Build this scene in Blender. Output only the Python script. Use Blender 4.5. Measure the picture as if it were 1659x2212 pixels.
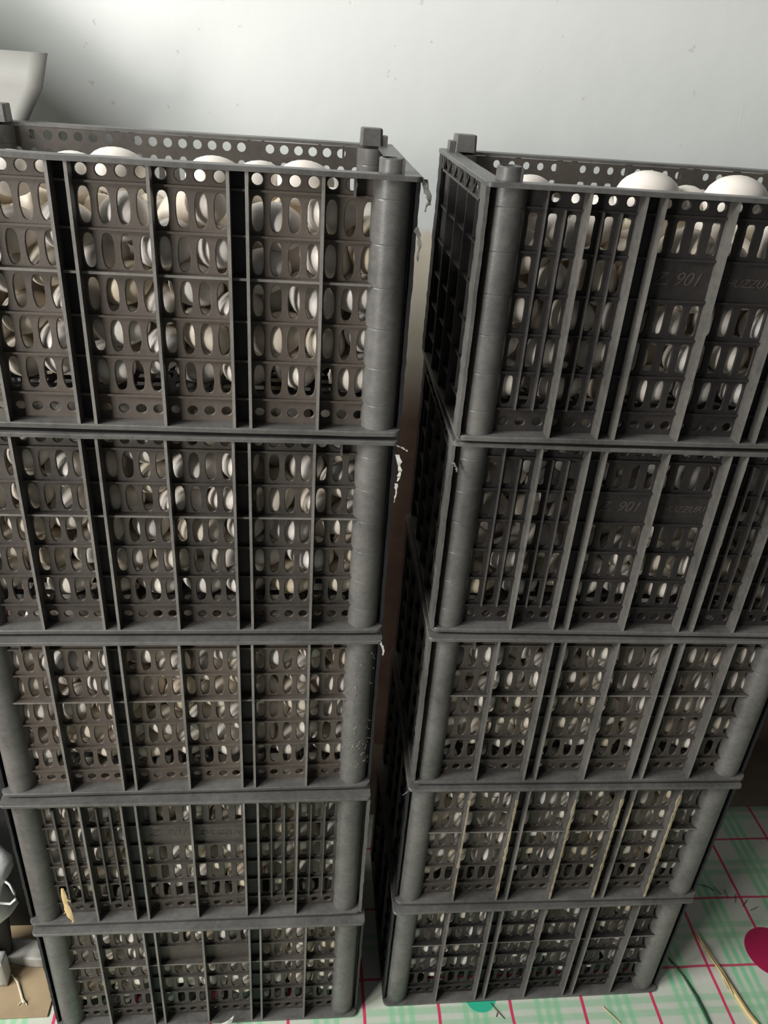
import bpy, bmesh, math, random
from mathutils import Vector, Matrix, noise
import numpy as np

for o in list(bpy.data.objects):
    bpy.data.objects.remove(o, do_unlink=True)
sc = bpy.context.scene
COL = sc.collection
PI = math.pi

# ------------------------------------------------------------------ camera
TH, PITCH, ROLL, CZ, FPX = 0.118, 0.51323, 0.07588, 1.55236, 1713.8
_f = Vector((0, math.cos(PITCH), -math.sin(PITCH)))
_r = Vector((1, 0, 0)); _u = _r.cross(_f)
_rr = _r * math.cos(ROLL) + _u * math.sin(ROLL)
_uu = -_r * math.sin(ROLL) + _u * math.cos(ROLL)
M = Matrix((( _rr.x, _uu.x, -_f.x), (_rr.y, _uu.y, -_f.y), (_rr.z, _uu.z, -_f.z)))
M = Matrix.Rotation(-TH, 3, 'Z') @ M
cam_data = bpy.data.cameras.new('camera')
cam = bpy.data.objects.new('camera', cam_data); COL.objects.link(cam)
cam.matrix_world = Matrix.Translation((0, 0, CZ)) @ M.to_4x4()
cam_data.sensor_fit = 'HORIZONTAL'; cam_data.sensor_width = 36
cam_data.lens = FPX * 36 / 1659
cam_data.clip_start = 0.02
sc.camera = cam

# ------------------------------------------------------------------ light
sc.view_settings.view_transform = 'Standard'; sc.view_settings.look = 'None'
sc.view_settings.gamma = 1; sc.view_settings.use_curve_mapping = False
sc.view_settings.exposure = 0.0
world = bpy.data.worlds.new('room_light'); sc.world = world
world.use_nodes = True
bg = world.node_tree.nodes['Background']
bg.inputs[0].default_value = (0.92, 0.97, 1.0, 1); bg.inputs[1].default_value = 0.085
def area(name, loc, target, sx, sy, power, color):
    l = bpy.data.lights.new(name, 'AREA'); l.shape = 'RECTANGLE'; l.size = sx; l.size_y = sy
    l.energy = power; l.color = color
    o = bpy.data.objects.new(name, l); COL.objects.link(o); o.location = loc
    o.rotation_euler = (Vector(target) - Vector(loc)).to_track_quat('-Z', 'Y').to_euler()
    return o
area('window_daylight', (-2.30, -0.05, 2.70), (0.0, 0.95, 0.9), 0.95, 1.0, 126, (1.0, 0.99, 0.965))
area('front_left_fill', (-1.85, -0.95, 1.45), (0.0, 0.9, 0.9), 0.55, 1.1, 54, (1.0, 0.965, 0.92))  # added fill lamp to brighten the eggs behind the slots, no real doorway
sc.cycles.max_bounces = 10; sc.cycles.diffuse_bounces = 6; sc.cycles.glossy_bounces = 3


# ------------------------------------------------------------------ helpers
def tag(o, label=None, cat=None, group=None, kind=None):
    if label: o['label'] = label
    if cat: o['category'] = cat
    if group: o['group'] = group
    if kind: o['kind'] = kind
    return o

def empty(name, loc, rz=0.0):
    o = bpy.data.objects.new(name, None); COL.objects.link(o)
    o.location = loc; o.rotation_euler = (0, 0, rz); o.empty_display_size = .05
    return o

def link(name, me, parent=None, loc=(0, 0, 0), rz=0.0):
    o = bpy.data.objects.new(name, me); COL.objects.link(o)
    if parent: o.parent = parent
    o.location = loc; o.rotation_euler = (0, 0, rz)
    return o

class MB:
    def __init__(s): s.v = []; s.f = []
    def vert(s, p): s.v.append(tuple(p)); return len(s.v) - 1
    def box(s, x0, x1, y0, y1, z0, z1):
        i = len(s.v)
        for z in (z0, z1):
            for x, y in ((x0, y0), (x1, y0), (x1, y1), (x0, y1)): s.v.append((x, y, z))
        for q in ((0, 3, 2, 1), (4, 5, 6, 7), (0, 1, 5, 4), (1, 2, 6, 5), (2, 3, 7, 6), (3, 0, 4, 7)):
            s.f.append(tuple(i + k for k in q))
    def rings(s, R, close_path=True, caps=False):
        n = len(R[0]); base = len(s.v)
        for ring in R: s.v.extend(tuple(p) for p in ring)
        m = len(R)
        for a in range(m if close_path else m - 1):
            b = (a + 1) % m
            for j in range(n):
                k = (j + 1) % n
                s.f.append((base + a*n + j, base + a*n + k, base + b*n + k, base + b*n + j))
        if caps and not close_path:
            s.f.append(tuple(base + j for j in reversed(range(n))))
            s.f.append(tuple(base + (m-1)*n + j for j in range(n)))
    def tube(s, pts, rad, n=6):
        pts = [Vector(p) for p in pts]; R = []
        for i, p in enumerate(pts):
            d = (pts[min(i+1, len(pts)-1)] - pts[max(i-1, 0)]).normalized()
            a = d.cross(Vector((0.1, 0.2, 1))).normalized(); b = d.cross(a)
            r = rad[i] if isinstance(rad, (list, tuple)) else rad
            R.append([p + (a*math.cos(2*PI*j/n) + b*math.sin(2*PI*j/n)) * r for j in range(n)])
        s.rings(R, False, True)
    def mesh(s, name, mat, smooth=None):
        me = bpy.data.meshes.new(name); me.from_pydata(s.v, [], s.f); me.validate()
        bm = bmesh.new(); bm.from_mesh(me); bmesh.ops.recalc_face_normals(bm, faces=bm.faces)
        if smooth is not None:
            for f in bm.faces: f.smooth = True
            for e in bm.edges:
                if len(e.link_faces) == 2 and e.calc_face_angle(0) > smooth: e.smooth = False
        bm.to_mesh(me); bm.free()
        me.materials.append(mat)
        return me

# ------------------------------------------------------------------ materials
def newmat(name):
    m = bpy.data.materials.new(name); m.use_nodes = True
    nt = m.node_tree; b = nt.nodes['Principled BSDF']
    return m, nt, b
def N(nt, t, **kw):
    n = nt.nodes.new(t)
    for k, v in kw.items(): setattr(n, k, v)
    return n
def noise_node(nt, vec, scale, detail=4, rough=.6):
    n = N(nt, 'ShaderNodeTexNoise'); n.inputs['Scale'].default_value = scale
    n.inputs['Detail'].default_value = detail; n.inputs['Roughness'].default_value = rough
    nt.links.new(vec, n.inputs['Vector']); return n.outputs['Fac']
def ramp(nt, fac, stops):
    r = N(nt, 'ShaderNodeValToRGB'); nt.links.new(fac, r.inputs[0])
    cr = r.color_ramp
    while len(cr.elements) < len(stops): cr.elements.new(.5)
    for e, (p, c) in zip(cr.elements, stops): e.position = p; e.color = (*c, 1)
    return r.outputs[0]
def mix(nt, fac, a, b):
    m = N(nt, 'ShaderNodeMix', data_type='RGBA')
    if isinstance(fac, float): m.inputs[0].default_value = fac
    else: nt.links.new(fac, m.inputs[0])
    for i, x in ((6, a), (7, b)):
        if isinstance(x, tuple): m.inputs[i].default_value = (*x, 1)
        else: nt.links.new(x, m.inputs[i])
    return m.outputs[2]
def math_n(nt, op, a, b=0.0, c=None):
    m = N(nt, 'ShaderNodeMath', operation=op)
    for i, x in enumerate((a, b) if c is None else (a, b, c)):
        if isinstance(x, (float, int)): m.inputs[i].default_value = x
        else: nt.links.new(x, m.inputs[i])
    return m.outputs[0]
def bump(nt, b, h, strength, dist):
    n = N(nt, 'ShaderNodeBump'); n.inputs['Strength'].default_value = strength
    n.inputs['Distance'].default_value = dist
    nt.links.new(h, n.inputs['Height']); nt.links.new(n.outputs[0], b.inputs['Normal'])

def coords(nt, kind='Object'):
    return N(nt, 'ShaderNodeTexCoord').outputs[kind]

def make_plastic(name, dark, dusty, mudcol=None, thr=(.35, .75), gloss=.52):
    m, nt, b = newmat(name)
    g = N(nt, 'ShaderNodeNewGeometry').outputs['Position']
    f1 = noise_node(nt, g, 9, 6, .7); f2 = noise_node(nt, g, 130, 3, .6)
    s = math_n(nt, 'ADD', math_n(nt, 'MULTIPLY', f1, .75), math_n(nt, 'MULTIPLY', f2, .25))
    c = ramp(nt, s, [(thr[0], dark), (thr[1], dusty)])
    if mudcol:
        f3 = noise_node(nt, g, 45, 5, .7)
        c = mix(nt, ramp(nt, f3, [(.56, (0, 0, 0)), (.66, (1, 1, 1))]), c, mudcol)
    nt.links.new(c, b.inputs['Base Color'])
    b.inputs['Roughness'].default_value = gloss
    b.inputs['Specular IOR Level'].default_value = .4
    bump(nt, b, noise_node(nt, g, 420, 3, .6), .25, .0006)
    return m
PL = make_plastic('dusty_black_plastic', (.036, .032, .028), (.098, .085, .072))
PL_RIB = make_plastic('worn_rib_plastic', (.042, .040, .037), (.125, .118, .108))
PL_EDGE = make_plastic('pale_worn_edge_plastic', (.10, .096, .088), (.25, .238, .217))
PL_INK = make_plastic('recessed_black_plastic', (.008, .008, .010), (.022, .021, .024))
PL_BROWN = make_plastic('brown_dusted_plastic', (.052, .043, .035), (.118, .098, .080), None, (.25, .7))
PL_CLEAN = make_plastic('clean_black_plastic', (.014, .013, .013), (.042, .037, .034))
PL_D = make_plastic('black_plastic', (.026, .026, .027), (.075, .070, .066))
PL_POST = make_plastic('worn_grey_plastic', (.060, .059, .056), (.16, .155, .145), gloss=.38)
PL_POST_D = make_plastic('worn_dark_grey_plastic', (.045, .046, .046), (.125, .125, .12))
MUD = make_plastic('dried_mud', (.16, .13, .08), (.42, .36, .24))

def egg_mat(name, base, spot, amount):
    m, nt, b = newmat(name)
    o = coords(nt); g = N(nt, 'ShaderNodeNewGeometry').outputs['Position']
    c = ramp(nt, noise_node(nt, g, 28, 4, .6), [(.3, tuple(x*.90 for x in base)), (.7, base)])
    f = ramp(nt, noise_node(nt, g, 60, 6, .75), [(amount, (0, 0, 0)), (amount + .09, (1, 1, 1))])
    c = mix(nt, f, c, spot)
    nt.links.new(c, b.inputs['Base Color'])
    b.inputs['Roughness'].default_value = .42
    b.inputs['Specular IOR Level'].default_value = .35
    return m
EGGM = [egg_mat('white_eggshell', (.87, .81, .73), (.52, .40, .29), .69),
        egg_mat('cream_eggshell', (.80, .72, .60), (.45, .36, .22), .66),
        egg_mat('tan_eggshell', (.72, .62, .47), (.42, .33, .2), .63),
        egg_mat('grey_white_eggshell', (.80, .76, .71), (.5, .42, .3), .64)]

# ------------------------------------------------------------------ the setting
def wall_mat():
    m, nt, b = newmat('white_plaster')
    o = coords(nt)
    sep = N(nt, 'ShaderNodeSeparateXYZ'); nt.links.new(o, sep.inputs[0]); z = sep.outputs[2]
    wob = noise_node(nt, o, 14, 5, .7)
    zz = math_n(nt, 'ADD', z, math_n(nt, 'MULTIPLY', math_n(nt, 'SUBTRACT', wob, .5), .05))
    white = ramp(nt, noise_node(nt, o, 3.2, 5, .6), [(.3, (.72, .745, .72)), (.75, (.765, .79, .765))])
    specks = ramp(nt, noise_node(nt, o, 55, 2, .5), [(.735, (0, 0, 0)), (.765, (1, 1, 1))])
    white = mix(nt, math_n(nt, 'MULTIPLY', specks, .35), white, (.45, .42, .36))
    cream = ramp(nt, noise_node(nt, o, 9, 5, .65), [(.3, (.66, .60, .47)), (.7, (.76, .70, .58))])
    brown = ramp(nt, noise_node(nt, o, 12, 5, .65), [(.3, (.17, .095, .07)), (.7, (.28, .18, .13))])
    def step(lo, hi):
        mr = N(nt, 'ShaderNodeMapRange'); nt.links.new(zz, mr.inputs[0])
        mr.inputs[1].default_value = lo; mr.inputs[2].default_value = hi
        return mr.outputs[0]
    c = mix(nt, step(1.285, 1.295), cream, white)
    c = mix(nt, step(.92, 1.06), brown, c)  # shade in the gap behind the stacks, put into the wall colour as brown
    nt.links.new(c, b.inputs['Base Color'])
    b.inputs['Roughness'].default_value = .75
    # plaster: trowel swells, a few cracks and blisters
    w = N(nt, 'ShaderNodeTexNoise'); w.inputs['Scale'].default_value = 5; w.inputs['Detail'].default_value = 7
    w.inputs['Roughness'].default_value = .55; nt.links.new(o, w.inputs['Vector'])
    mp = N(nt, 'ShaderNodeMapping'); mp.inputs['Scale'].default_value = (3, 1, .7); nt.links.new(o, mp.inputs[0])
    st = noise_node(nt, mp.outputs[0], 11, 5, .7)
    h = math_n(nt, 'ADD', w.outputs['Fac'], math_n(nt, 'MULTIPLY', ramp(nt, st, [(.66, (0, 0, 0)), (.74, (1, 1, 1))]), .06))
    bump(nt, b, h, .30, .008)
    return m
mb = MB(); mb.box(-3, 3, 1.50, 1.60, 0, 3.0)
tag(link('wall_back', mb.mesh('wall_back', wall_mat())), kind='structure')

def floor_mat():
    m, nt, b = newmat('brown_concrete'); o = coords(nt)
    c = ramp(nt, noise_node(nt, o, 6, 6, .65), [(.3, (.10, .075, .05)), (.7, (.19, .15, .105))])
    nt.links.new(c, b.inputs['Base Color']); b.inputs['Roughness'].default_value = .85
    bump(nt, b, noise_node(nt, o, 60, 4, .6), .3, .003)
    return m
mb = MB(); mb.box(-3, 3, -1.5, 1.60, -.05, 0)
tag(link('floor', mb.mesh('floor', floor_mat())), kind='structure')

def mat_mat():
    m, nt, b = newmat('plaid_plastic_sheet')
    o = coords(nt)
    wv = N(nt, 'ShaderNodeVectorMath', operation='MULTIPLY_ADD')
    nz = N(nt, 'ShaderNodeTexNoise'); nz.inputs['Scale'].default_value = 6; nt.links.new(o, nz.inputs['Vector'])
    nt.links.new(nz.outputs['Color'], wv.inputs[0]); wv.inputs[1].default_value = (.008, .008, 0)
    nt.links.new(o, wv.inputs[2])
    sep = N(nt, 'ShaderNodeSeparateXYZ'); nt.links.new(wv.outputs[0], sep.inputs[0])
    def line(axis, offset, period, half, soft):
        v = math_n(nt, 'DIVIDE', math_n(nt, 'SUBTRACT', sep.outputs[axis], offset + .004), period)
        d = math_n(nt, 'ABSOLUTE', math_n(nt, 'SUBTRACT', math_n(nt, 'FRACT', math_n(nt, 'ADD', v, .5)), .5))
        d = math_n(nt, 'MULTIPLY', d, period)
        mr = N(nt, 'ShaderNodeMapRange'); nt.links.new(d, mr.inputs[0])
        mr.inputs[1].default_value = half + soft; mr.inputs[2].default_value = half
        return mr.outputs[0]
    c = (.54, .56, .49)
    for off in (-.0185, 0, .0185):
        c = mix(nt, math_n(nt, 'MULTIPLY', line(0, .4845 + off, .141, .0035, .003), .72), c, (.10, .50, .22))
    c = mix(nt, math_n(nt, 'MULTIPLY', line(0, .4845, .141, .026, .006), .22), c, (.30, .60, .36))
    for off in (-.012, .012):
        c = mix(nt, math_n(nt, 'MULTIPLY', line(1, .960 + off, .148, .0045, .004), .55), c, (.16, .46, .24))
    c = mix(nt, math_n(nt, 'MULTIPLY', line(1, .960, .148, .034, .008), .25), c, (.45, .55, .42))
    c = mix(nt, math_n(nt, 'MULTIPLY', line(0, .555, .141, .0024, .0012), .95), c, (.56, .02, .10))
    c = mix(nt, math_n(nt, 'MULTIPLY', line(1, 1.033, .148, .0020, .0012), .9), c, (.50, .02, .09))
    # printed dots: a big crimson one and a teal one
    def dot(x, y, r, col, cc):
        d = N(nt, 'ShaderNodeVectorMath', operation='DISTANCE'); nt.links.new(wv.outputs[0], d.inputs[0])
        d.inputs[1].default_value = (x, y, 0)
        mr = N(nt, 'ShaderNodeMapRange'); nt.links.new(d.outputs['Value'], mr.inputs[0])
        mr.inputs[1].default_value = r + .002; mr.inputs[2].default_value = r
        return mix(nt, mr.outputs[0], cc, col)
    c = dot(.990, .914, .052, (.34, .008, .06), c)
    c = dot(.362, .851, .030, (.03, .42, .26), c)
    nt.links.new(c, b.inputs['Base Color']); b.inputs['Roughness'].default_value = .45
    bump(nt, b, noise_node(nt, o, 25, 4, .6), .25, .004)
    return m
mb = MB()
nx, ny = 60, 44
random.seed(3)
def gz(x, y): return .0022 + .0016 * noise.noise(Vector((x*5, y*5, 1))) * (1 if y < .8 else .4)
gx = [-.62 + 2.3*i/nx for i in range(nx+1)]; gy = [-.1 + 1.375*j/ny for j in range(ny+1)]
for j in range(ny+1):
    for i in range(nx+1):
        e = .004*noise.noise(Vector((gx[i]*6, j*.1, 4))) if j == ny else 0
        mb.vert((gx[i], gy[j] + e, gz(gx[i], gy[j])))
for j in range(ny):
    for i in range(nx):
        a = j*(nx+1) + i; mb.f.append((a, a+1, a+nx+2, a+nx+1))
me = mb.mesh('floor_sheet', mat_mat(), .6)
fs = link('floor_sheet', me)
md = fs.modifiers.new('thick', 'SOLIDIFY'); md.thickness = .0008; md.offset = -1
tag(fs, 'white plastic floor sheet with green plaid bands and crimson lines under the crate stacks', 'floor sheet')

# ------------------------------------------------------------------ crate meshes
W, D, H = .540, .3426, .29157
A1, A2, A3 = .0982, .1744, .1929
B1, B2, B3 = .1100, .1697, .1907
ZR = [.0095, .0395, .0845, .1295, .1745, .2195, .2645, .2840]
PV, PT = .018, .0026

def superpts(a, b, n, waist=0.0, k=16):
    out = []
    for i in range(k):
        p = 2*PI*(i + .5)/k; c, s = math.cos(p), math.sin(p)
        x = a*math.copysign(abs(c)**(2/n), c); y = b*math.copysign(abs(s)**(2/n), s)
        out.append((x, y))
    if waist:
        out = [(x*(1 - waist*math.exp(-(y/b*1.9)**2)), y) for x, y in out]
    return out

def perf_cell(mb, place, a0, a1, b0, b1, hole=None, T=PT):
    """one cell of a pierced panel; hole = (ca, cb, points)"""
    if hole is None:
        i = len(mb.v)
        for c in (0, T):
            for a, b in ((a0, b0), (a1, b0), (a1, b1), (a0, b1)): mb.vert(place(a, b, c))
        mb.f.append((i, i+1, i+2, i+3)); mb.f.append((i+7, i+6, i+5, i+4)); return
    ca, cb, pts = hole
    ang = sorted([(math.atan2(y, x), x, y) for x, y in pts])
    for X, Y in ((a0, b0), (a1, b0), (a1, b1), (a0, b1)):
        t = math.atan2(Y-cb, X-ca)
        prev = [q for q in ang if q[0] <= t] or [ang[-1]]; nxt = [q for q in ang if q[0] > t] or [ang[0]]
        p, q = prev[-1], nxt[0]
        # intersection of ray with chord p-q
        dx, dy = math.cos(t), math.sin(t); ex, ey = q[1]-p[1], q[2]-p[2]
        den = dx*ey - dy*ex
        r = (p[1]*ey - p[2]*ex)/den if abs(den) > 1e-12 else math.hypot(p[1], p[2])
        ang = sorted(ang + [(t + 1e-9, dx*r, dy*r)])
    n = len(ang); base = len(mb.v)
    for t, x, y in ang:
        dx, dy = math.cos(t), math.sin(t)
        s = []
        if dx > 1e-9: s.append((a1-ca)/dx)
        if dx < -1e-9: s.append((a0-ca)/dx)
        if dy > 1e-9: s.append((b1-cb)/dy)
        if dy < -1e-9: s.append((b0-cb)/dy)
        s = min(s); X, Y = ca + dx*s, cb + dy*s
        L = math.hypot(x, y); g = (L + .0009)/L
        mb.vert(place(X, Y, 0)); mb.vert(place(ca + x*g, cb + y*g, 0))
        mb.vert(place(ca + x, cb + y, .0009)); mb.vert(place(ca + x, cb + y, T)); mb.vert(place(X, Y, T))
    for i in range(n):
        j = (i + 1) % n; p, q = base + 5*i, base + 5*j
        for k in range(4): mb.f.append((p+k, q+k, q+k+1, p+k+1))

def front_place(a, b, c): return (a, PV + c, b)
def side_place(a, b, c): return (.014 + c, a, b)

def long_panel(kind):
    mb = MB()
    if kind == 'rib':
        secs = [(.0460, B1, 3), (B1, B2, 3), (B2, B3, 0), (B3, W/2, 4), (W/2, W-B3, 4), (W-B3, W-B2, 0), (W-B2, W-B1, 3), (W-B1, W-.0460, 3)]
        verts = [B1, B2, B3, W/2, W-B3, W-B2, W-B1]
    else:
        secs = [(.0400, A1, 3), (A1, A2, 4), (A2, A3, 0), (A3, W/2, 4), (W/2, W-A3, 4), (W-A3, W-A2, 0), (W-A2, W-A1, 4), (W-A1, W-.0400, 3)]
        verts = [A1, A2, A3, W/2, W-A3, W-A2, W-A1]
    perf_cell(mb, front_place, .030, secs[0][0], ZR[0], ZR[-1]); perf_cell(mb, front_place, secs[-1][1], W-.030, ZR[0], ZR[-1])
    for si, (s0, s1, n) in enumerate(secs):
        for r in range(7):
            b0, b1 = ZR[r], ZR[r+1]
            if n == 0: perf_cell(mb, front_place, s0, s1, b0, b1); continue
            w = (s1 - s0)/n
            solid = r == 5-1 and si in (3, 4) and kind in ('rib', 'plate')
            for c in range(n):
                a0, a1 = s0 + c*w, s0 + (c+1)*w; ca = (a0+a1)/2
                if r == 0: h = (ca, .0225, superpts(.0056, .0052, 2))
                elif r == 6:
                    last = (si == 0 and c == 0) or (si == len(secs)-1 and c == n-1)
                    h = None if last else (ca, .2752, superpts(.0058, .0058, 2) if kind != 'rib' else superpts(.0046, .0050, 2.2, 0, 10))
                elif solid: h = None
                elif kind == 'rib':
                    h = (ca, (b0+b1)/2, superpts(.0056, .0172, 4.5, .42 if r == 5 else (.12 if r == 4 else 0), 20))
                else: h = (ca, (b0+b1)/2, superpts(.0061, .0176, 2.7, 0, 18))
                perf_cell(mb, front_place, a0, a1, b0, b1, h)
            if kind == 'rib' and si in (0, 1, 6, 7) and 0 < r < 6:
                for c in range(1, n):
                    u = s0 + c*w; mb.box(u-.0011, u+.0011, .0105, PV, b0, b1)
    for u in verts: mb.box(u-.0017, u+.0017, .0004, PV, ZR[0]-.001, ZR[-1]+.001)
    for u in (.0660, W-.0660): mb.box(u-.0012, u+.0012, .006, PV, .2645, .2840)
    for r in range(1, 7):
        z = ZR[r]
        if kind != 'rib' and r == 4: mb.box(.030, W-.030, .0085, PV, z+.0006, z+.0034)
        else: mb.box(.030, W-.030, .0142, PV, z-.0012, z+.0012)
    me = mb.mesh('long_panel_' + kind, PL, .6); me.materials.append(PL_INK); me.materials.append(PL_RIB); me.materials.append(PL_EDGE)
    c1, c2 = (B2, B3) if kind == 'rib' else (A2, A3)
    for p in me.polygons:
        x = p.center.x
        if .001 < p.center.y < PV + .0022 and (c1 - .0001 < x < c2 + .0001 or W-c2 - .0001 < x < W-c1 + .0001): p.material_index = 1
        if p.center.y < .0112: p.material_index = 2
        if p.center.y < .001 or (.0084 < p.center.y < .0086): p.material_index = 3
    return me

def short_panel(mat):
    mb = MB(); s0, s1 = .040, D-.040
    cuts = [s0, s0 + (s1-s0)*.25, s0 + (s1-s0)*.5, s0 + (s1-s0)*.75, s1]
    perf_cell(mb, side_place, .030, s0, ZR[0], ZR[-1]); perf_cell(mb, side_place, s1, D-.030, ZR[0], ZR[-1])
    for i in range(4):
        n = 3; w = (cuts[i+1]-cuts[i])/n
        for r in range(6):
            for c in range(n):
                a0 = cuts[i] + c*w; ca = a0 + w/2
                h = (ca, .0225, superpts(.0056, .0052, 2)) if r == 0 else (ca, (ZR[r]+ZR[r+1])/2, superpts(.0068, .0180, 4))
                perf_cell(mb, side_place, a0, a0 + w, ZR[r], ZR[r+1], h)
    # truss band under the rim
    mb.box(.001, .0155, .030, D-.030, .2645, .2672)
    k = 12; w = (s1-s0)/k
    for i in range(k):
        a0, a1 = s0 + i*w, s0 + (i+1)*w
        za, zb = (.2665, .2845) if i % 2 == 0 else (.2845, .2665)
        for off in (0,):
            i0 = len(mb.v)
            for x in (.0012, .0042):
                for (y, z) in ((a0-.0009, za), (a0+.0012, za), (a1+.0009, zb), (a1-.0012, zb)): mb.vert((x, y, z))
            for q in ((0, 1, 2, 3), (7, 6, 5, 4), (0, 4, 5, 1), (1, 5, 6, 2), (2, 6, 7, 3), (3, 7, 4, 0)):
                mb.f.append(tuple(i0 + t for t in q))
    mb.box(.001, .0042, .030, s0, .2645, .2845); mb.box(.001, .0042, s1, D-.030, .2645, .2845)
    for v in cuts[1:4]: mb.box(.0006, .014, v-.0017, v+.0017, ZR[0]-.001, ZR[6])
    for v in (s0+w*1.5, s1-w*1.5): mb.box(.005, .014, v-.001, v+.001, .0395, ZR[6])
    for r in range(1, 6): mb.box(.004, .014, .030, D-.030, ZR[r]-.0013, ZR[r]+.0013)
    me = mb.mesh('short_panel', mat, .6); me.materials.append(PL_RIB)
    for p in me.polygons:
        if p.center.z > .262: p.material_index = 1
    return me

def rrect(off, r, z, seg=5, jit=0.0):
    r = max(r - off, .0006); pts = []
    for cx, cy, a0 in ((W-off-r, off+r, -PI/2), (W-off-r, D-off-r, 0), (off+r, D-off-r, PI/2), (off+r, off+r, PI)):
        for i in range(seg+1):
            a = a0 + PI/2*i/seg; pts.append((cx + r*math.cos(a), cy + r*math.sin(a)))
    # subdivide the straights for slight waviness
    out = []
    for i, p in enumerate(pts):
        q = pts[(i+1) % len(pts)]; d = math.hypot(q[0]-p[0], q[1]-p[1]); n = 12 if d > .1 else 1
        for k in range(n):
            x, y = p[0] + (q[0]-p[0])*k/n, p[1] + (q[1]-p[1])*k/n
            j = jit*noise.noise(Vector((x*22, y*22, z*9)))
            out.append((x + j*.5, y + j*.5, z + j))
    return out
def ring_mesh(name, prof, r, mat, jit):
    mb = MB(); loops = [rrect(o, r, z, 5, jit) for o, z in prof]
    n = len(loops[0]); base = 0
    for L in loops: mb.v.extend(L)
    m = len(loops)
    for a in range(m):
        b = (a+1) % m
        for j in range(n):
            k = (j+1) % n; mb.f.append((a*n+j, a*n+k, b*n+k, b*n+j))
    return mb.mesh(name, mat, .5)

def post_mesh(name, mirror, mat, strip=True):
    mb = MB(); cx, cy, R = .0268, .0232, .0208
    rows = [.0085]
    for z in ZR[1:-1]: rows += [z-.0012, z, z+.0012]
    rows += [.2850]
    rnd = random.Random(7); Rg = []
    for i, z in enumerate(rows):
        rr = R - (.00035 if (i % 3 == 2) else 0)
        t = z/.285; cxx = cx + .0012*(t-.5)
        Rg.append([(cxx + rr*math.cos(2*PI*j/52), cy + rr*math.sin(2*PI*j/52), z) for j in range(52)])
    mb.rings(Rg, False, True)
    # ragged corner fin: the end edge of the short side
    n = 40; sec = []
    for i in range(n+1):
        z = .0085 + (.2835-.0085)*i/n
        e = .0016*noise.noise(Vector((z*60, 3.1, 0))) + .0009*noise.noise(Vector((z*190, 1.1, 0)))
        x0, x1 = -.0006 + e*.8, .0036 + .5*e
        yf = .0007 if strip else .0115
        sec.append([(x0, yf, z), (x1, yf, z), (x1, .032, z), (x0 + .001, .032, z)])
    nf = len(mb.f); mb.rings(sec, False, True)
    mb.box(.0036, .014, .026, .0285, .0085, .2835)
    if mirror: mb.v = [(W - x, y, z) for x, y, z in mb.v]
    else: pass
    me = mb.mesh(name, mat, .17)
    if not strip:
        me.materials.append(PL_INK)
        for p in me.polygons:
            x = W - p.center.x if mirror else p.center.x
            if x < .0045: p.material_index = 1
    return me

def peg_mesh(kind, mat):
    mb = MB()
    if kind == 'round':
        Rg = []
        for z, r in ((0, .0145), (.013, .0140), (.0142, .0132), (.0142, .0115), (.004, .0112)):
            Rg.append([(max(-.0145, min(.0105, r*math.cos(2*PI*(j+.5)/24)*1.05)), r*.95*math.sin(2*PI*(j+.5)/24), z) for j in range(24)])
        mb.rings(Rg, False, True)
        mb.box(.0085, .0110, -.0125, -.009, 0, .0135)
    else:
        Rg = []
        for z, w, d_ in ((0, .0150, .0125), (.020, .0142, .0118), (.0212, .0134, .011)):
            Rg.append([(x*w, y*d_, z) for x, y in ((-1, -.8), (-.8, -1), (.8, -1), (1, -.8), (1, .8), (.8, 1), (-.8, 1), (-1, .8))])
        mb.rings(Rg, False, True)
        mb.box(.0142, .0215, -.010, .011, 0, .0125)
    return mb.mesh('post_peg_' + kind, mat, .5)

def grid_mesh(mat):
    mb = MB(); nx, ny = 18, 11
    x0, x1, y0, y1 = .0190, W-.0190, .0215, D-.0215
    pl = lambda a, b, c: (a, b, .0375 - c)
    for i in range(nx):
        for j in range(ny):
            a0, a1 = x0 + (x1-x0)*i/nx, x0 + (x1-x0)*(i+1)/nx
            b0, b1 = y0 + (y1-y0)*j/ny, y0 + (y1-y0)*(j+1)/ny
            perf_cell(mb, pl, a0, a1, b0, b1, ((a0+a1)/2, (b0+b1)/2, superpts(.0105, .0095, 5, 0, 12)), .0028)
    return mb.mesh('base_grid', mat, .6)

PANEL = {k: long_panel(k) for k in ('oval', 'rib', 'plate')}
SHORT = short_panel(PL_D); GRID = grid_mesh(PL_D)
RIM = ring_mesh('rim', [(-.0012, .2838), (-.0014, .2880), (-.0006, .2888), (.0150, .2889), (.0200, .2884), (.0203, .2845), (.0178, .2845), (.0178, .2870), (.0016, .2870), (.0014, .2838)], .006, PL_POST, .0005)
LEDGE = ring_mesh('bottom_ledge', [(.0004, .0030), (-.0004, .0080), (.0004, .0094), (.0190, .0100), (.0190, .0030)], .010, PL_POST, .0009)
POST = {(m, s): post_mesh('corner_post', m, PL_POST, s) for m in (False, True) for s in (False, True)}
PEG = {'round': peg_mesh('round', PL_POST), 'square': peg_mesh('square', PL_POST)}

def text_mesh(txt, size, mat):
    cu = bpy.data.curves.new('lettering', 'FONT'); cu.body = txt; cu.size = size; cu.extrude = .0004
    cu.align_x = 'CENTER'; cu.shear = .35
    o = bpy.data.objects.new('lettering', cu); COL.objects.link(o)
    dg = bpy.context.evaluated_depsgraph_get()
    me = bpy.data.meshes.new_from_object(o.evaluated_get(dg)); bpy.data.objects.remove(o, do_unlink=True)
    me.materials.clear(); me.materials.append(mat); return me
TXT = [text_mesh('Z. 901', .021, PL), text_mesh('ZHUZZURI', .0135, PL)]

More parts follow.
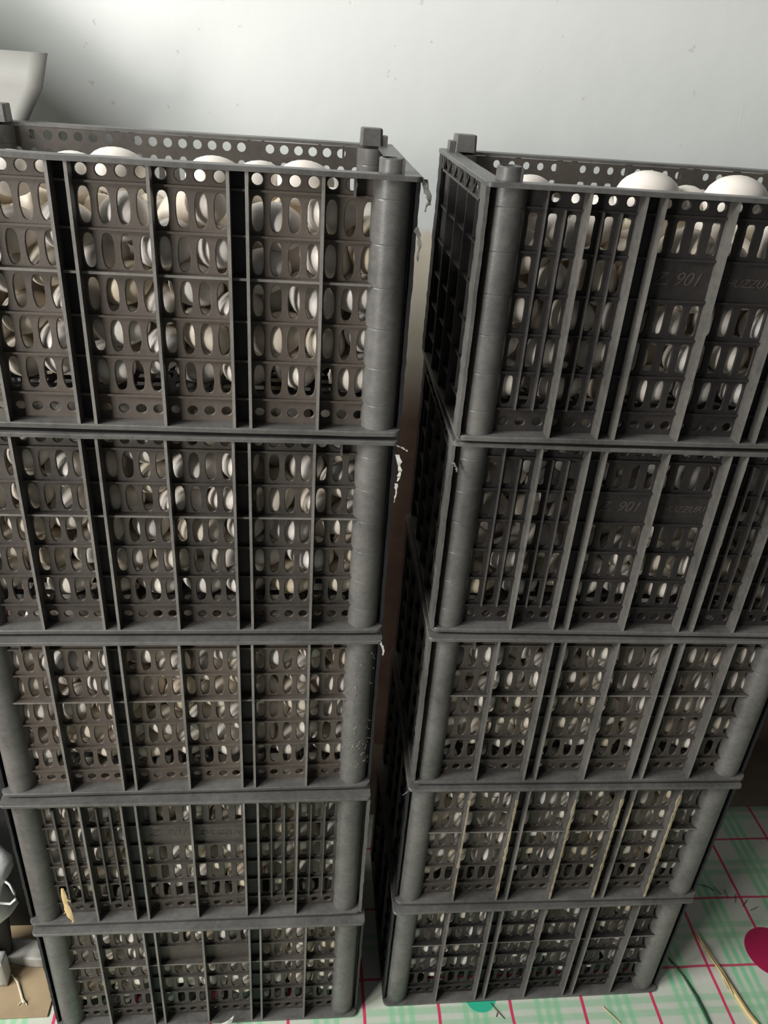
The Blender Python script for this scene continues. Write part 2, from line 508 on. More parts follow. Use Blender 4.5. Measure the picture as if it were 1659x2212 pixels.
# ------------------------------------------------------------------ crates
PLACE = [[(-0.4262, 0.8502, 0.0017), (-0.4285, 0.8482, 0.0079), (-0.4290, 0.8380, 0.0108), (-0.4292, 0.8279, 0.0040), (-0.4230, 0.8183, -0.0012)],
         [(0.1800, 0.8466, 0.0014), (0.1783, 0.8554, -0.0219), (0.1767, 0.8486, -0.0098), (0.1718, 0.8443, -0.0108), (0.1685, 0.8337, 0.0065)]]
SKIN = [[PL_BROWN, PL, PL_BROWN, PL, PL], [PL_CLEAN, PL_CLEAN, PL, PL, PL_CLEAN]]
KIND = [['oval', 'oval', 'oval', 'rib', 'plate'], ['rib', 'rib', 'oval', 'oval', 'oval']]
LEVEL = ['topmost', 'second', 'third', 'fourth', 'lowest']
SIDE = ['left', 'right']
DETAIL = [['with a dust-brown oval-slotted front', 'with torn plastic at its right corner', 'with fluffy dust on its post',
           'with lettered plates and a dry husk', 'with two blank plates'],
          ['with lettered ribbed front and big eggs', 'with dark ribbed front hiding most eggs', 'with clean dark ribs',
           'with yellowish mud on its ribs', 'standing on the plaid sheet']]
CR = {}
STRIPS = {(1, 0, False), (1, 1, False), (1, 2, False), (0, 3, True)}   # corners whose ragged end edge shows as a pale strip
for st in (0, 1):
    for k in range(5):
        x, y, rz = PLACE[st][k]; z0 = (4-k)*H + (.003 if k == 4 else 0) - (.003 if k == 4 else 0)
        c = empty('egg_crate', (x, y, z0 + .0012), rz)
        tag(c, 'black crate, %s down in the %s stack, %s' % (LEVEL[k], SIDE[st], DETAIL[st][k]), 'crate', 'egg crates in the two stacks')
        CR[st, k] = c
        kd = KIND[st][k]
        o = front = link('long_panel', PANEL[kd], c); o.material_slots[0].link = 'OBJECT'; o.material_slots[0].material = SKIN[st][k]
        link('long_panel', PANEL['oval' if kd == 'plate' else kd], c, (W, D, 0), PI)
        link('short_panel', SHORT, c); link('short_panel', SHORT, c, (W, D, 0), PI)
        link('base_grid', GRID, c); link('rim', RIM, c); link('bottom_ledge', LEDGE, c)
        for mir in (False, True):
            link('corner_post', POST[mir, (st, k, mir) in STRIPS], c); link('corner_post', POST[mir, False], c, (W, D, 0), PI)
        if k == 0:
            for (px, py, kk, r) in ((.0275, .0235, 'round', 0), (W-.0275, .0235, 'round', 0), (.030, D-.024, 'square', PI), (W-.030, D-.024, 'square', 0)):
                link('post_peg', PEG[kk], c, (px, py, .2884), r)
        if kd == 'rib':
            for t, (u, z) in enumerate(((.2295, .1915), (.3105, .1925))):
                o = link('lettering', TXT[t], front, (u, PV-.0002, z)); o.rotation_euler = (PI/2, 0, 0)

# settled egg positions (shape, u, v, z in 0.1 mm, long axis in 0.01)
PACKS = [
"1,2086,1190,637,48,85,-20 1,3014,1187,637,-24,94,-20 1,3466,1124,637,-13,-97,-20 1,3452,2492,637,-4,-97,-20 1,2575,1321,637,51,83,-20 1,582,1276,641,98,15,8 1,2107,2519,641,99,11,8 1,2464,2219,641,64,75,8 1,3913,1166,641,16,98,0 1,4912,1872,641,72,-68,3 1,1514,2553,641,-95,27,8 1,3836,2913,641,55,82,8 1,4869,916,641,99,9,8 0,547,465,646,97,8,-19 0,1145,1139,646,59,-78,-19 0,3062,654,646,-92,-33,-19 0,4064,1764,646,9,97,-19 0,3543,1797,646,-74,63,-19 0,4854,463,648,-97,-11,-19 0,1926,2000,649,-65,-74,-13 0,3224,2948,649,89,43,-14 0,1183,2926,650,-87,-48,8 0,4160,544,650,37,-92,8 0,4874,1377,650,83,-54,8 0,4808,2963,650,97,19,8 0,1625,971,650,-2,99,8 0,3866,2248,650,73,67,8 0,4943,2454,650,19,97,8 0,4275,2802,650,7,99,8 1,2934,2444,651,-43,-77,-46 2,985,1880,656,-97,-7,-19 2,567,2949,656,98,4,-19 2,1466,1584,656,13,97,-19 2,4382,1225,656,32,-92,-19 2,1000,2423,660,-66,74,7 2,2029,497,660,85,-51,-7 2,2661,2868,660,45,88,8 2,3589,544,660,-57,-81,8 0,1079,583,666,4,88,-46 1,446,1756,669,-20,77,-59 0,4427,2245,672,87,26,40 2,2851,1877,675,-30,94,15 2,521,2249,677,-73,51,-45 0,2348,1719,687,86,14,47 0,2390,818,695,-80,5,58 0,2174,2960,723,55,-7,82 0,1492,2108,792,-42,26,-86 0,1520,465,830,-20,8,-97 1,4490,1772,832,-62,76,-16 1,2638,451,845,-63,-20,-74 0,546,881,851,97,15,-15 0,1715,2898,851,43,-76,47 1,3206,2164,859,-7,-67,-73 1,1869,1502,861,-46,-85,22 0,3251,1487,903,26,-61,74 0,2760,945,964,-68,72,4 0,4497,529,973,19,78,-59 0,3787,1468,987,-75,-49,-43 2,564,2604,999,96,18,-20 2,4137,929,1002,-99,-1,10 2,3521,2885,1013,-68,-72,-9 0,2753,1504,1013,77,-58,-25 0,4752,1134,1017,99,6,0 1,2300,1253,1017,-2,91,-41 0,976,1463,1023,16,-92,33 2,3464,864,1024,-96,-21,-16 1,4215,2432,1024,47,83,-27 1,4522,2894,1024,0,-94,-32 1,4888,2168,1025,-81,-32,-49 0,1970,2320,1034,96,-1,25 0,1269,2513,1035,-42,87,-22 2,1865,847,1039,-86,-48,15 0,4041,2883,1039,-51,-85,-11 1,4947,1659,1042,20,-93,-28 1,4949,2700,1046,-5,-98,18 0,1095,922,1048,99,-8,-6 1,724,494,1054,-70,-70,8 0,3986,1961,1061,95,-28,-2 1,1451,1250,1061,-71,60,33 0,3137,463,1076,77,-19,-60 1,997,2965,1076,85,20,46 2,3967,475,1083,89,4,45 2,2492,2088,1085,-20,97,9 1,3023,2963,1086,84,37,37 0,520,1361,1087,75,-60,26 2,3617,2405,1094,-92,6,36 1,2061,1886,1106,43,20,-87 0,2834,2436,1113,46,-87,13 0,2224,462,1114,97,-19,13 2,555,1904,1116,-90,39,14 1,1554,1711,1116,92,19,33 0,4943,546,1119,19,89,-40 1,2527,2904,1126,-14,-84,-52 1,2980,1881,1134,63,-31,-70 0,4291,1377,1151,68,40,-61 0,1119,1961,1154,38,54,-74 2,3488,1804,1156,-29,54,-78 1,2049,2924,1187,-64,76,-8 1,1213,506,1215,60,74,27 1,843,2317,1231,-88,-42,-16 1,1504,2930,1250,68,72,-5 2,4484,1925,1263,-28,-95,9 1,1876,1308,1273,-80,59,0 0,4572,2527,1306,-39,60,68 2,563,914,1322,96,-27,0 0,2662,613,1325,26,-96,1 0,1563,2127,1326,-97,20,6 0,3583,1243,1333,-92,14,-35 1,3516,496,1341,-68,-73,0 2,3063,994,1348,-43,-65,62 2,522,2925,1351,60,53,-59 1,2602,1162,1359,-74,-56,34 1,1805,2567,1371,-20,66,-71 1,3172,2634,1372,-84,-42,32 2,2335,1568,1374,-41,-90,7 2,4481,922,1380,38,-80,-44 0,1782,497,1382,69,44,56 0,4768,1411,1389,98,19,1 1,2191,855,1393,60,-28,-74 1,1513,934,1397,19,-93,-28 0,3145,1515,1398,77,8,62 1,3978,2574,1398,-99,0,-3 2,2376,2553,1408,67,68,26 1,4949,925,1408,-8,-98,14 0,3244,2116,1424,6,-85,51 0,4846,2960,1427,99,-8,9 0,3975,1673,1431,-96,-25,11 0,1058,1182,1443,85,45,-24 0,3972,862,1448,45,88,-10 0,541,465,1471,-95,8,-27 0,3678,2960,1472,-99,-8,-3 0,544,1602,1481,96,-6,-23 2,4930,1938,1482,-8,96,-23 1,2728,2188,1494,98,-16,5 1,1310,2506,1494,99,-5,0 0,4246,2963,1500,-65,19,73 0,1376,1584,1511,67,-73,7 0,3700,2072,1511,27,68,-67 0,4313,486,1518,-66,37,64 0,1104,2963,1549,-87,19,-43 0,1868,1671,1553,-75,47,-44 0,4201,2173,1560,-71,-65,-25 2,564,2070,1561,95,-15,-24 2,2176,2070,1562,-82,38,-41 2,2800,2921,1562,13,-43,-89 1,752,2562,1588,-62,-77,-4 0,3063,500,1589,79,50,-33 1,2319,458,1593,88,8,46 1,4871,451,1598,94,-20,25 2,1046,620,1626,9,-99,6 0,2244,2963,1633,96,19,15 0,3435,882,1635,-93,-6,35 0,4913,2486,1647,53,-83,7 0,1190,2057,1658,86,-22,44 1,1656,2953,1660,-76,50,39 2,2713,1765,1663,57,-3,-81 2,3561,2532,1670,-37,-59,-71 1,4495,1676,1676,91,37,14 0,1801,1166,1694,-40,91,0 1,2866,1295,1705,-85,50,9 2,3978,1283,1719,84,37,-38 0,1501,577,1731,-23,-94,-22 0,2666,876,1736,-93,23,-26 1,3585,1577,1739,-20,-75,-62 1,911,1472,1752,55,55,-62 0,2316,1246,1760,-64,-73,-22 2,470,1110,1765,-10,-97,20 2,3765,479,1771,-96,8,-24 0,1729,2113,1772,33,-92,14 1,2100,2518,1796,92,37,-5 1,1332,1152,1801,42,89,-11 1,3131,2453,1811,-1,-52,-85 1,2640,2508,1812,-86,-49,-1 2,3299,2940,1815,56,31,76 0,4421,2669,1819,-31,87,37 1,4461,1235,1825,58,20,-78 1,4823,861,1830,73,-66,-8 1,2029,701,1832,93,33,15 2,4923,1446,1836,8,99,3 0,544,2953,1845,94,-6,-33 2,3159,1727,1853,34,92,-15 0,4168,833,1879,47,34,-81 0,4054,1795,1881,-58,-80,-7 2,4579,2095,1887,-70,-42,56 0,3977,2387,1897,-54,-82,-18 2,4839,2948,1917,-90,3,41 0,3879,2926,1918,86,-49,-8 1,875,1867,1931,-84,1,-53 1,467,2507,1936,-51,-31,-79 2,1553,1661,1939,-68,72,-5 0,541,462,1941,-95,-19,-20 2,1455,2607,1941,-18,-91,-36 1,2857,2130,1943,60,-29,-74 0,4475,487,1960,77,40,-48 2,946,2334,1962,-86,-28,-42 0,475,1616,1971,-45,63,-62 0,864,934,1981,-26,-86,42 2,3299,1212,1981,79,2,-60 0,2262,1697,1995,74,-33,57 0,3439,2166,1998,-86,-5,50 0,3297,536,1999,-45,81,-35 2,2744,476,2012,-92,0,-37 2,1037,2884,2025,-55,-74,-37 1,2343,2201,2038,-39,87,29 1,482,2083,2062,-64,-30,-70 0,1154,507,2068,-66,-71,-19 2,1870,2934,2068,-71,44,54 0,3656,859,2072,-47,-56,67 0,2402,2873,2077,-3,97,20 0,2875,2908,2101,-52,76,36 0,1652,930,2103,97,0,-21 0,4937,492,2106,-5,-58,-81 1,1965,1305,2112,-37,-55,74 1,2687,1340,2129,-96,26,-6 0,2352,995,2142,-40,76,50 0,1193,1400,2144,19,-89,39 0,4575,1542,2144,35,-85,37 0,4894,2421,2146,-59,20,-77 0,1752,462,2149,97,-19,8 1,3731,1392,2150,41,79,-44 1,1459,2141,2151,63,13,76 0,4940,1876,2154,-8,-93,35 0,3458,2609,2183,79,-60,-7 0,1893,1961,2189,-65,-74,15 1,4498,920,2217,33,94,-3 0,4386,2450,2222,73,-65,-19 0,477,1092,2229,25,-94,-18 0,4311,2963,2232,98,19,-2 0,2864,1767,2233,-69,-22,-68 0,4940,1108,2235,-8,99,0 2,1862,2485,2248,95,-4,-28 0,2313,499,2253,-63,48,-59 1,3890,2075,2254,50,38,77 0,2869,910,2254,-66,-21,-71 2,3905,475,2263,-96,8,25 0,3484,1766,2270,96,-11,24 0,4141,1184,2292,29,19,93 1,3028,2426,2295,-38,91,13 0,508,2903,2326,56,-72,-39 0,4059,1659,2347,-76,27,57 1,3714,2969,2362,99,-8,-5 1,940,2087,2367,-72,-59,-34 1,456,538,2381,8,-99,-3 0,1285,2512,2387,-54,60,-58 0,838,1572,2391,59,79,14 1,1459,2924,2402,73,-64,20 1,640,2434,2405,-93,-31,-14 0,1613,1469,2406,-82,-54,16 2,4436,1976,2408,86,-49,0 2,4865,2950,2409,79,19,-57 0,2632,2120,2423,78,55,27 0,3889,2535,2425,20,-37,-90 1,2134,1575,2425,22,-97,9 0,2454,2558,2438,92,-9,-36 1,3197,533,2441,-10,91,-38 0,1323,1825,2441,-56,-18,-80 2,1985,846,2445,22,97,-8 0,4526,465,2446,99,8,0 1,3418,1019,2447,75,33,56 0,3464,2200,2465,83,44,-33 0,955,1102,2467,52,62,57 1,2106,2943,2467,95,-3,-30 0,921,545,2469,46,88,2 1,935,2894,2480,4,-96,-27 2,3139,1417,2482,69,66,28 0,489,1872,2482,45,83,31 2,3114,2945,2498,70,19,-68 1,2761,518,2504,17,-86,-46 1,1437,454,2513,94,-13,31 0,2574,1559,2531,-22,97,-7 0,3925,862,2531,-76,27,-57 0,1446,964,2547,-49,78,-37 1,4643,1247,2555,58,80,-8 0,2504,961,2569,-69,-72,-3 2,2120,2156,2584,47,-87,-7 2,4930,1973,2610,-8,-96,24 0,4765,2498,2611,88,20,42 2,3757,1381,2627,-90,41,-9 1,3434,2641,2642,75,65,-3 0,4337,2761,2648,57,81,10 1,500,944,2679,64,-16,-74 0,4354,1555,2703,79,52,-30 2,492,1428,2720,-49,-41,-76 0,994,2480,2757,3,-96,-25 1,475,2326,2799,34,92,15",
"1,496,1944,637,-76,61,-20 1,1947,2435,637,95,-20,-20 1,4119,454,637,95,-20,-20 1,4079,1497,637,-40,-89,-20 1,526,1094,637,95,22,-20 1,1823,2914,637,-60,-76,-20 1,3749,2441,637,48,-85,-20 1,4212,2018,637,71,-66,-20 1,2811,892,638,-93,-30,-20 1,2841,1402,640,-66,71,-20 1,4429,2407,641,-90,41,8 0,461,2744,646,8,97,-19 0,1232,466,646,-97,-4,-19 0,881,1492,646,14,-96,-19 0,1337,2567,646,-94,24,-19 0,2888,2296,646,-38,90,-19 0,3850,965,646,88,-41,-19 0,968,2960,646,97,-8,-19 0,2995,479,646,-86,-45,-19 0,1830,503,648,74,-64,-16 0,3312,1482,648,27,-94,-15 0,811,2379,650,44,89,8 0,2409,1263,650,57,-81,8 0,3358,2072,650,-65,-74,8 0,3464,2962,650,97,19,8 0,3738,1813,650,40,90,8 0,2065,903,650,81,-57,8 0,1938,1509,650,40,90,8 0,1391,1453,650,-78,61,8 0,3555,507,651,-69,-71,2 0,2420,487,651,91,39,0 1,4885,1704,651,-82,45,-33 0,4507,1360,651,16,94,-27 2,519,536,656,-71,66,-19 2,2307,2857,656,-27,-94,-19 2,4028,2857,658,22,-96,-13 2,1165,2034,660,8,99,8 2,2541,1948,660,39,-91,8 0,4912,2890,660,-37,-81,-44 0,4928,1148,670,-16,-91,36 2,4926,560,673,23,86,-44 1,1480,927,675,33,65,-68 2,2849,2910,677,-73,61,27 1,3327,927,688,22,59,-77 1,4933,2137,693,49,-43,75 0,905,830,721,48,-7,-87 2,4514,814,723,57,34,73 0,1620,1888,769,-10,89,-43 1,4480,2897,769,12,96,-24 1,3226,2544,805,-78,6,62 0,2083,2015,839,44,-6,89 1,2494,2468,863,72,65,-22 0,470,1539,912,19,-56,-79 1,3757,1360,920,87,-25,40 0,1484,2955,931,84,14,51 0,2926,1741,932,-38,-45,80 0,4516,1777,942,85,50,11 1,4180,1070,949,5,97,-20 0,1094,1198,953,-76,42,48 2,4837,2511,953,96,0,-24 0,2446,880,968,68,-67,-26 1,446,2230,971,-20,72,-65 1,1758,1127,987,12,98,-11 0,4012,2386,990,50,65,-56 2,2362,1633,1003,-95,-10,-28 0,2055,2672,1015,26,-96,5 0,1023,2690,1024,34,-85,-38 0,4004,1820,1028,42,90,-6 0,3854,614,1030,3,-98,17 1,2753,467,1036,-85,-38,-33 0,992,465,1039,97,8,18 1,531,2970,1039,99,13,-3 1,1648,2474,1039,38,-88,-26 2,2049,618,1045,45,-78,-41 0,3580,1993,1046,-18,-98,-4 1,898,2175,1050,5,-82,-56 1,1573,504,1052,-58,70,-40 0,3322,522,1056,70,70,-9 2,2980,1106,1059,-53,84,-10 1,3685,2943,1062,71,-45,-53 2,4868,1460,1069,-68,-46,-56 0,4327,531,1071,56,78,24 2,3121,2932,1085,88,-24,-38 0,916,1688,1103,-90,38,17 0,3155,2191,1107,1,-68,-73 0,3305,1486,1107,9,-96,-26 0,2620,2078,1110,-96,-23,11 0,4422,2211,1111,0,-15,-98 1,4904,955,1117,-65,-75,0 2,2503,2933,1119,87,-27,-40 2,541,1112,1119,-82,-42,-38 0,462,550,1122,8,96,-26 2,1338,2055,1126,-25,-89,-36 0,1441,1452,1135,11,-92,36 1,4151,2928,1138,-58,74,31 0,3530,2532,1145,56,-12,-81 2,4836,2950,1149,-97,-6,-22 1,1876,1673,1161,22,95,-18 0,4853,462,1173,-97,-20,4 0,4938,2049,1182,-7,-98,-16 2,3561,1021,1189,-80,-34,-49 1,2796,2541,1199,88,23,-41 1,1376,898,1224,90,36,24 1,2143,1247,1240,-35,-86,-36 1,4520,1127,1257,22,-78,58 2,538,2577,1271,75,-10,-64 0,2058,2221,1301,-73,61,-29 0,4087,1351,1311,-35,-93,-2 1,856,798,1320,44,34,-83 1,1308,2896,1345,35,-90,-21 0,1811,2911,1369,-70,-57,-42 1,4117,839,1371,-99,-6,-2 0,2409,492,1372,90,41,-9 2,2723,1424,1385,-94,-20,-24 0,2629,946,1385,-89,43,11 0,4549,1643,1397,20,92,-32 1,2990,1890,1398,-59,78,18 1,3604,509,1414,62,76,-16 1,782,2973,1418,91,20,-34 0,1045,1261,1424,23,89,-37 1,489,1681,1427,-71,66,23 0,4848,2521,1428,99,5,-9 0,4128,2485,1431,-66,-67,32 0,2230,2617,1439,-96,9,23 0,3038,548,1443,5,90,-41 2,3608,1692,1444,-85,15,50 0,589,2131,1445,-92,37,3 0,1026,2488,1447,90,14,-40 0,1271,486,1447,89,34,-26 0,4131,1952,1453,99,-4,-3 1,1703,1966,1459,-14,86,-48 0,1810,542,1477,-50,85,11 1,3346,2947,1484,79,-41,-43 1,3217,1248,1485,-58,-68,-43 0,3842,2875,1486,-24,-94,-21 0,3570,2192,1487,-98,2,-15 0,1627,2459,1496,98,15,11 1,1132,1873,1496,99,1,9 0,4429,2919,1496,73,-54,-40 1,4916,1248,1509,-47,87,-2 1,4498,465,1518,86,-45,21 1,4878,750,1522,95,-28,-8 2,2748,2926,1539,-86,49,11 2,1828,1115,1542,-28,-58,-75 1,2077,1629,1550,67,49,-55 0,2570,2264,1563,62,70,33 1,4949,1807,1570,-8,-95,-28 2,3143,2501,1575,92,37,6 1,526,1231,1586,97,-22,-1 0,542,462,1595,90,-17,-39 2,1471,1507,1610,94,1,-33 0,3418,875,1633,-42,-52,-73 1,4920,2918,1643,60,-69,39 0,4534,2189,1644,-55,79,24 0,2234,800,1666,98,7,15 0,1360,941,1670,-33,-93,11 0,2574,1774,1674,98,0,-17 0,3918,1099,1684,85,-34,39 2,3993,537,1701,-10,73,66 2,2402,1282,1726,85,24,45 2,4453,997,1731,-25,-96,-5 0,4010,1585,1741,92,16,-33 0,1550,2899,1757,-45,-75,-47 1,2076,2100,1760,95,28,-7 0,1071,2876,1761,-21,-97,11 2,2950,952,1764,41,-90,-1 0,811,1575,1765,-91,19,35 0,545,2502,1782,93,35,0 0,2602,467,1784,-99,4,13 2,3237,1994,1787,-71,62,-31 2,2173,2919,1802,91,-40,1 0,950,2152,1822,-75,-63,-17 1,942,551,1828,-5,99,-2 1,3001,1559,1832,-17,96,19 2,1510,2144,1837,-78,-48,-38 1,457,1965,1841,-6,-93,-35 0,3394,468,1843,99,-10,6 0,3592,2488,1843,-74,-45,49 0,531,869,1844,81,-15,-56 1,490,2973,1845,54,20,81 1,4516,1676,1850,-52,-85,-3 0,4940,2306,1859,-8,-99,6 1,4079,2919,1893,37,-69,-60 2,3510,1406,1893,-27,89,-35 1,4953,480,1894,20,42,88 1,2001,451,1896,97,-20,-13 0,954,1095,1908,-68,62,-37 2,1460,492,1908,32,-47,-82 1,4898,966,1911,-75,-64,15 2,4518,2688,1913,-57,36,73 0,1915,2534,1915,-70,52,-47 1,4953,1521,1915,20,-83,-50 1,4191,1964,1933,-8,-77,62 0,3610,2960,1936,-15,-8,-98 0,4094,2452,1951,55,-4,-82 1,2417,2433,1951,20,91,-35 0,3154,2879,1954,-17,95,23 0,3741,1968,1962,-3,85,-51 0,2856,2323,1966,38,92,7 2,4447,505,1974,-76,-54,-34 0,2682,2883,1998,44,-85,-27 2,1747,1756,2000,4,-25,-96 2,1838,898,2010,96,-7,24 1,1477,1271,2013,89,39,-23 0,1244,1729,2022,68,-63,35 0,2526,927,2047,-64,73,21 0,2051,1323,2055,77,-41,47 2,1305,2566,2068,-98,-12,12 0,3753,889,2069,59,77,22 0,2216,1819,2084,5,80,58 2,512,1325,2085,-67,-25,-68 0,4107,1300,2089,-82,37,41 1,4566,2163,2091,11,-99,8 0,4926,2883,2097,45,-85,-24 0,3257,954,2113,-12,96,-22 1,2960,531,2114,-12,93,-33 2,564,474,2136,97,-19,13 0,2703,1807,2137,-60,65,-45 1,2810,1274,2138,82,-54,12 0,713,2334,2175,-85,-51,-8 0,746,1848,2179,75,64,-11 1,1805,2903,2179,-52,-83,16 0,4698,1270,2192,85,12,51 2,910,2901,2201,58,72,37 0,4000,521,2206,65,72,-19 0,3237,1637,2213,74,60,-27 1,3176,2104,2231,85,41,-30 2,2439,473,2235,95,-19,21 1,4948,1940,2249,0,90,-42 1,1065,633,2251,-13,92,-35 0,2271,2841,2257,4,-92,-38 0,1256,2142,2257,-93,7,-34 1,1045,1360,2261,46,-86,21 0,4391,902,2285,-58,2,-81 1,1734,2339,2296,29,-83,-46 2,4439,1653,2307,-90,-18,-39 0,3590,2505,2310,-50,82,-26 1,3116,2525,2325,49,1,-87 1,4936,846,2333,46,-68,-56 2,598,911,2334,-97,-12,17 0,4029,2089,2341,-69,54,-47 1,3913,2829,2341,61,-53,-58 0,2640,2474,2343,13,93,-32 2,3504,520,2346,-11,-70,-70 1,4929,2411,2351,-38,-41,82 1,3646,1331,2356,-40,90,-13 0,1890,551,2359,-17,97,14 0,1482,921,2368,89,-8,44 1,471,2969,2382,41,20,88 0,2190,2277,2392,18,-80,56 0,2400,1447,2392,24,54,-79 2,4418,2949,2399,-96,21,15 0,4277,2499,2404,71,3,-69 2,1694,1383,2404,-57,80,-12 1,3328,2950,2411,68,53,-50 0,2164,963,2412,46,-74,-47 0,2844,893,2415,87,-43,-19 2,1399,2876,2433,-33,84,-42 2,3608,1905,2440,-34,85,-39 1,2769,2957,2444,-88,46,3 1,4348,463,2480,-81,8,57 1,1235,1702,2492,-44,67,-58 0,3961,898,2497,-38,-89,24 1,467,2539,2502,-51,-36,-77 1,2070,1739,2517,56,58,58 0,1017,2561,2522,70,-45,-54 0,457,1996,2524,-19,-95,22 2,1443,485,2534,21,-41,-88 0,4058,1459,2542,66,-74,-8 1,4545,2156,2542,19,94,26 2,3272,1127,2544,-35,76,-53 1,2752,1994,2552,98,17,6 0,1664,1952,2559,-39,-73,-54 0,4881,466,2560,79,-21,-56 2,2848,1461,2570,17,97,-16 0,668,1528,2572,85,37,-36 0,4937,2893,2574,20,-79,-57 0,3009,466,2575,-97,-20,-12 1,911,2042,2576,-30,-95,1 1,4938,1507,2592,46,87,-10 2,655,515,2602,96,-6,-24 2,1957,2751,2602,-19,96,-14 2,1048,970,2624,-24,96,-10 0,2467,677,2676,-17,98,-5 0,1579,2944,2888,85,46,-24"]
SHOW = [59,154,166,121,151,49,47,77,113,51,80,81,54,95,165,100,275,315,125,32,1018,1053,27,29,120,257,20,263,1008,984,22,1093,240,287,230,206,988,11,153,312,989,951,168,961,173,90,10,66,214,183,457,304,9,82,983,238,131,317,205,267,177,1043,1170,265,507,211,348,440,447,441,250,138,1111,1082,83,61,411,245,273,1095,303,210,391,1160,444,1016,1011,1371,1028,208,1126,1167,955,385,482,960,1211,1189,377,376,1235,489,1354,186,331,73,1208,1141,379,1127,1148,406,1358,21,334,465,1368,135,53,417,410,1137,488,1381,387,1019,363,433,964,189,221,1135,1175,1161,420,462,449,1186,1322,1297,1290,629,1144,1448,525,103,241,466,204,1390,602,1172,1327,486,178,1427,1301,597,1305,565,615,398,1006,335,1351,618,1340,1502,1332,418,1595,656,572,956,233,529,1242,1556,1397,1320,1600,372,643,1420,1283,576,1330,1522,571,425,1626,1757,1393,1552,584,1108,1068,546,1147,394,592,520,626,979,1176,518,1585,580,799,1699,779,1541,607,219,1378,1343,1529,1526,1091,653,132,801,777,797,1164,182,695,1565,605,567,1156,541,1613,875,290,1438,528,1456,402,1520,1504,986,1418,435,871,26,228,1680,362,302,1296,997,272,1253,1169,1163,1454,1445,860,1588,723,327,1198,1596,1536,827,349,1341,1410,382,1524,840,863,1132,702,1733,904,971,1317,1555,1740,1686,721,642,1110,361,1209,1558,639,941]

# ------------------------------------------------------------------ eggs
def egg_mesh(L, R, mat, n=20, m=14, k=.09):
    mb = MB(); rings = []
    top = mb.vert((0, 0, L/2)); 
    for i in range(1, m):
        t = PI*i/m; z = math.cos(t); r = math.sin(t)*(1 - k*z)
        for j in range(n): mb.vert((R*r*math.cos(2*PI*j/n), R*r*math.sin(2*PI*j/n), L/2*z))
    bot = mb.vert((0, 0, -L/2))
    for j in range(n):
        q = (j+1) % n
        mb.f.append((top, 1+j, 1+q)); mb.f.append((bot, 1+(m-2)*n+q, 1+(m-2)*n+j))
        for i in range(m-2): mb.f.append((1+i*n+j, 1+(i+1)*n+j, 1+(i+1)*n+q, 1+i*n+q))
    return mb.mesh('egg', mat, PI)
SH = [(.064, .0235), (.060, .0225), (.068, .0245), (.075, .0268)]
EGGS = {(s, m): egg_mesh(*SH[s], EGGM[m]) for s in range(4) for m in range(4)}
LOW = {s: egg_mesh(*SH[s], EGGM[0], 12, 8) for s in range(3)}

# eggs that show over the rims of the two top crates: world x, y, z of the top point, shape, lying direction (deg), label
OVER = [[(-.312, .940, 1.446, 0, 75, 'white egg peeking over the rim at the far left end of the top left-stack crate'),
         (-.2485, .940, 1.448, 1, 20, 'small white egg cap left of the tallest one over the top left-stack rim'),
         (-.2040, .940, 1.4545, 0, 8, 'tallest white egg standing over the rim of the top left-stack crate'),
         (-.1005, .940, 1.452, 0, 12, 'white egg cap over the middle of the top left-stack crate rim'),
         (-.0515, .940, 1.4500, 1, 30, 'lowest thin white egg cap over the rim of the top left-stack crate'),
         (-.0030, .935, 1.4535, 0, 5, 'white egg cap nearest the round peg over the top left-stack crate rim')],
        [(.2430, .915, 1.4575, 1, 25, 'small white egg showing behind the round peg of the top right-stack crate'),
         (.3760, .915, 1.4690, 3, 6, 'big white egg over the rim in the middle of the top right-stack crate'),
         (.4310, .935, 1.4545, 1, 30, 'lower pale egg wedged between the two big eggs of the right stack'),
         (.4790, .915, 1.4700, 3, 3, 'big bright white egg at the right edge of the top right-stack crate')]]
rnd = random.Random(11)
def egg_matrix(p, ax, spin):
    q = Vector((0, 0, 1)).rotation_difference(Vector(ax).normalized())
    return Matrix.Translation(p) @ q.to_matrix().to_4x4() @ Matrix.Rotation(spin, 4, 'Z')
over_pos = []
for st in (0, 1):
    for (x, y, zt, s, deg, lab) in OVER[st]:
        R = SH[s][1]; p = Vector((x, y, zt - R + (.003 if st == 0 else .001))); a = math.radians(deg)
        o = link('egg', EGGS[s, 0]); o.matrix_world = egg_matrix(p, (math.cos(a), math.sin(a), .04), rnd.uniform(0, 6))
        tag(o, lab, 'egg', 'eggs in the crates')
        over_pos.append((p, Vector((math.cos(a), math.sin(a), 0)), SH[s][0], R))
PAT = [[(0, 0, 0), (1, 1, 0), (0, 1, 1), (1, 0, 1), (0, 1, 0)], [(1, 0, 0), (0, 0, 1), (1, 1, 1), (0, 0, 0), (1, 0, 1)]]
cand = []
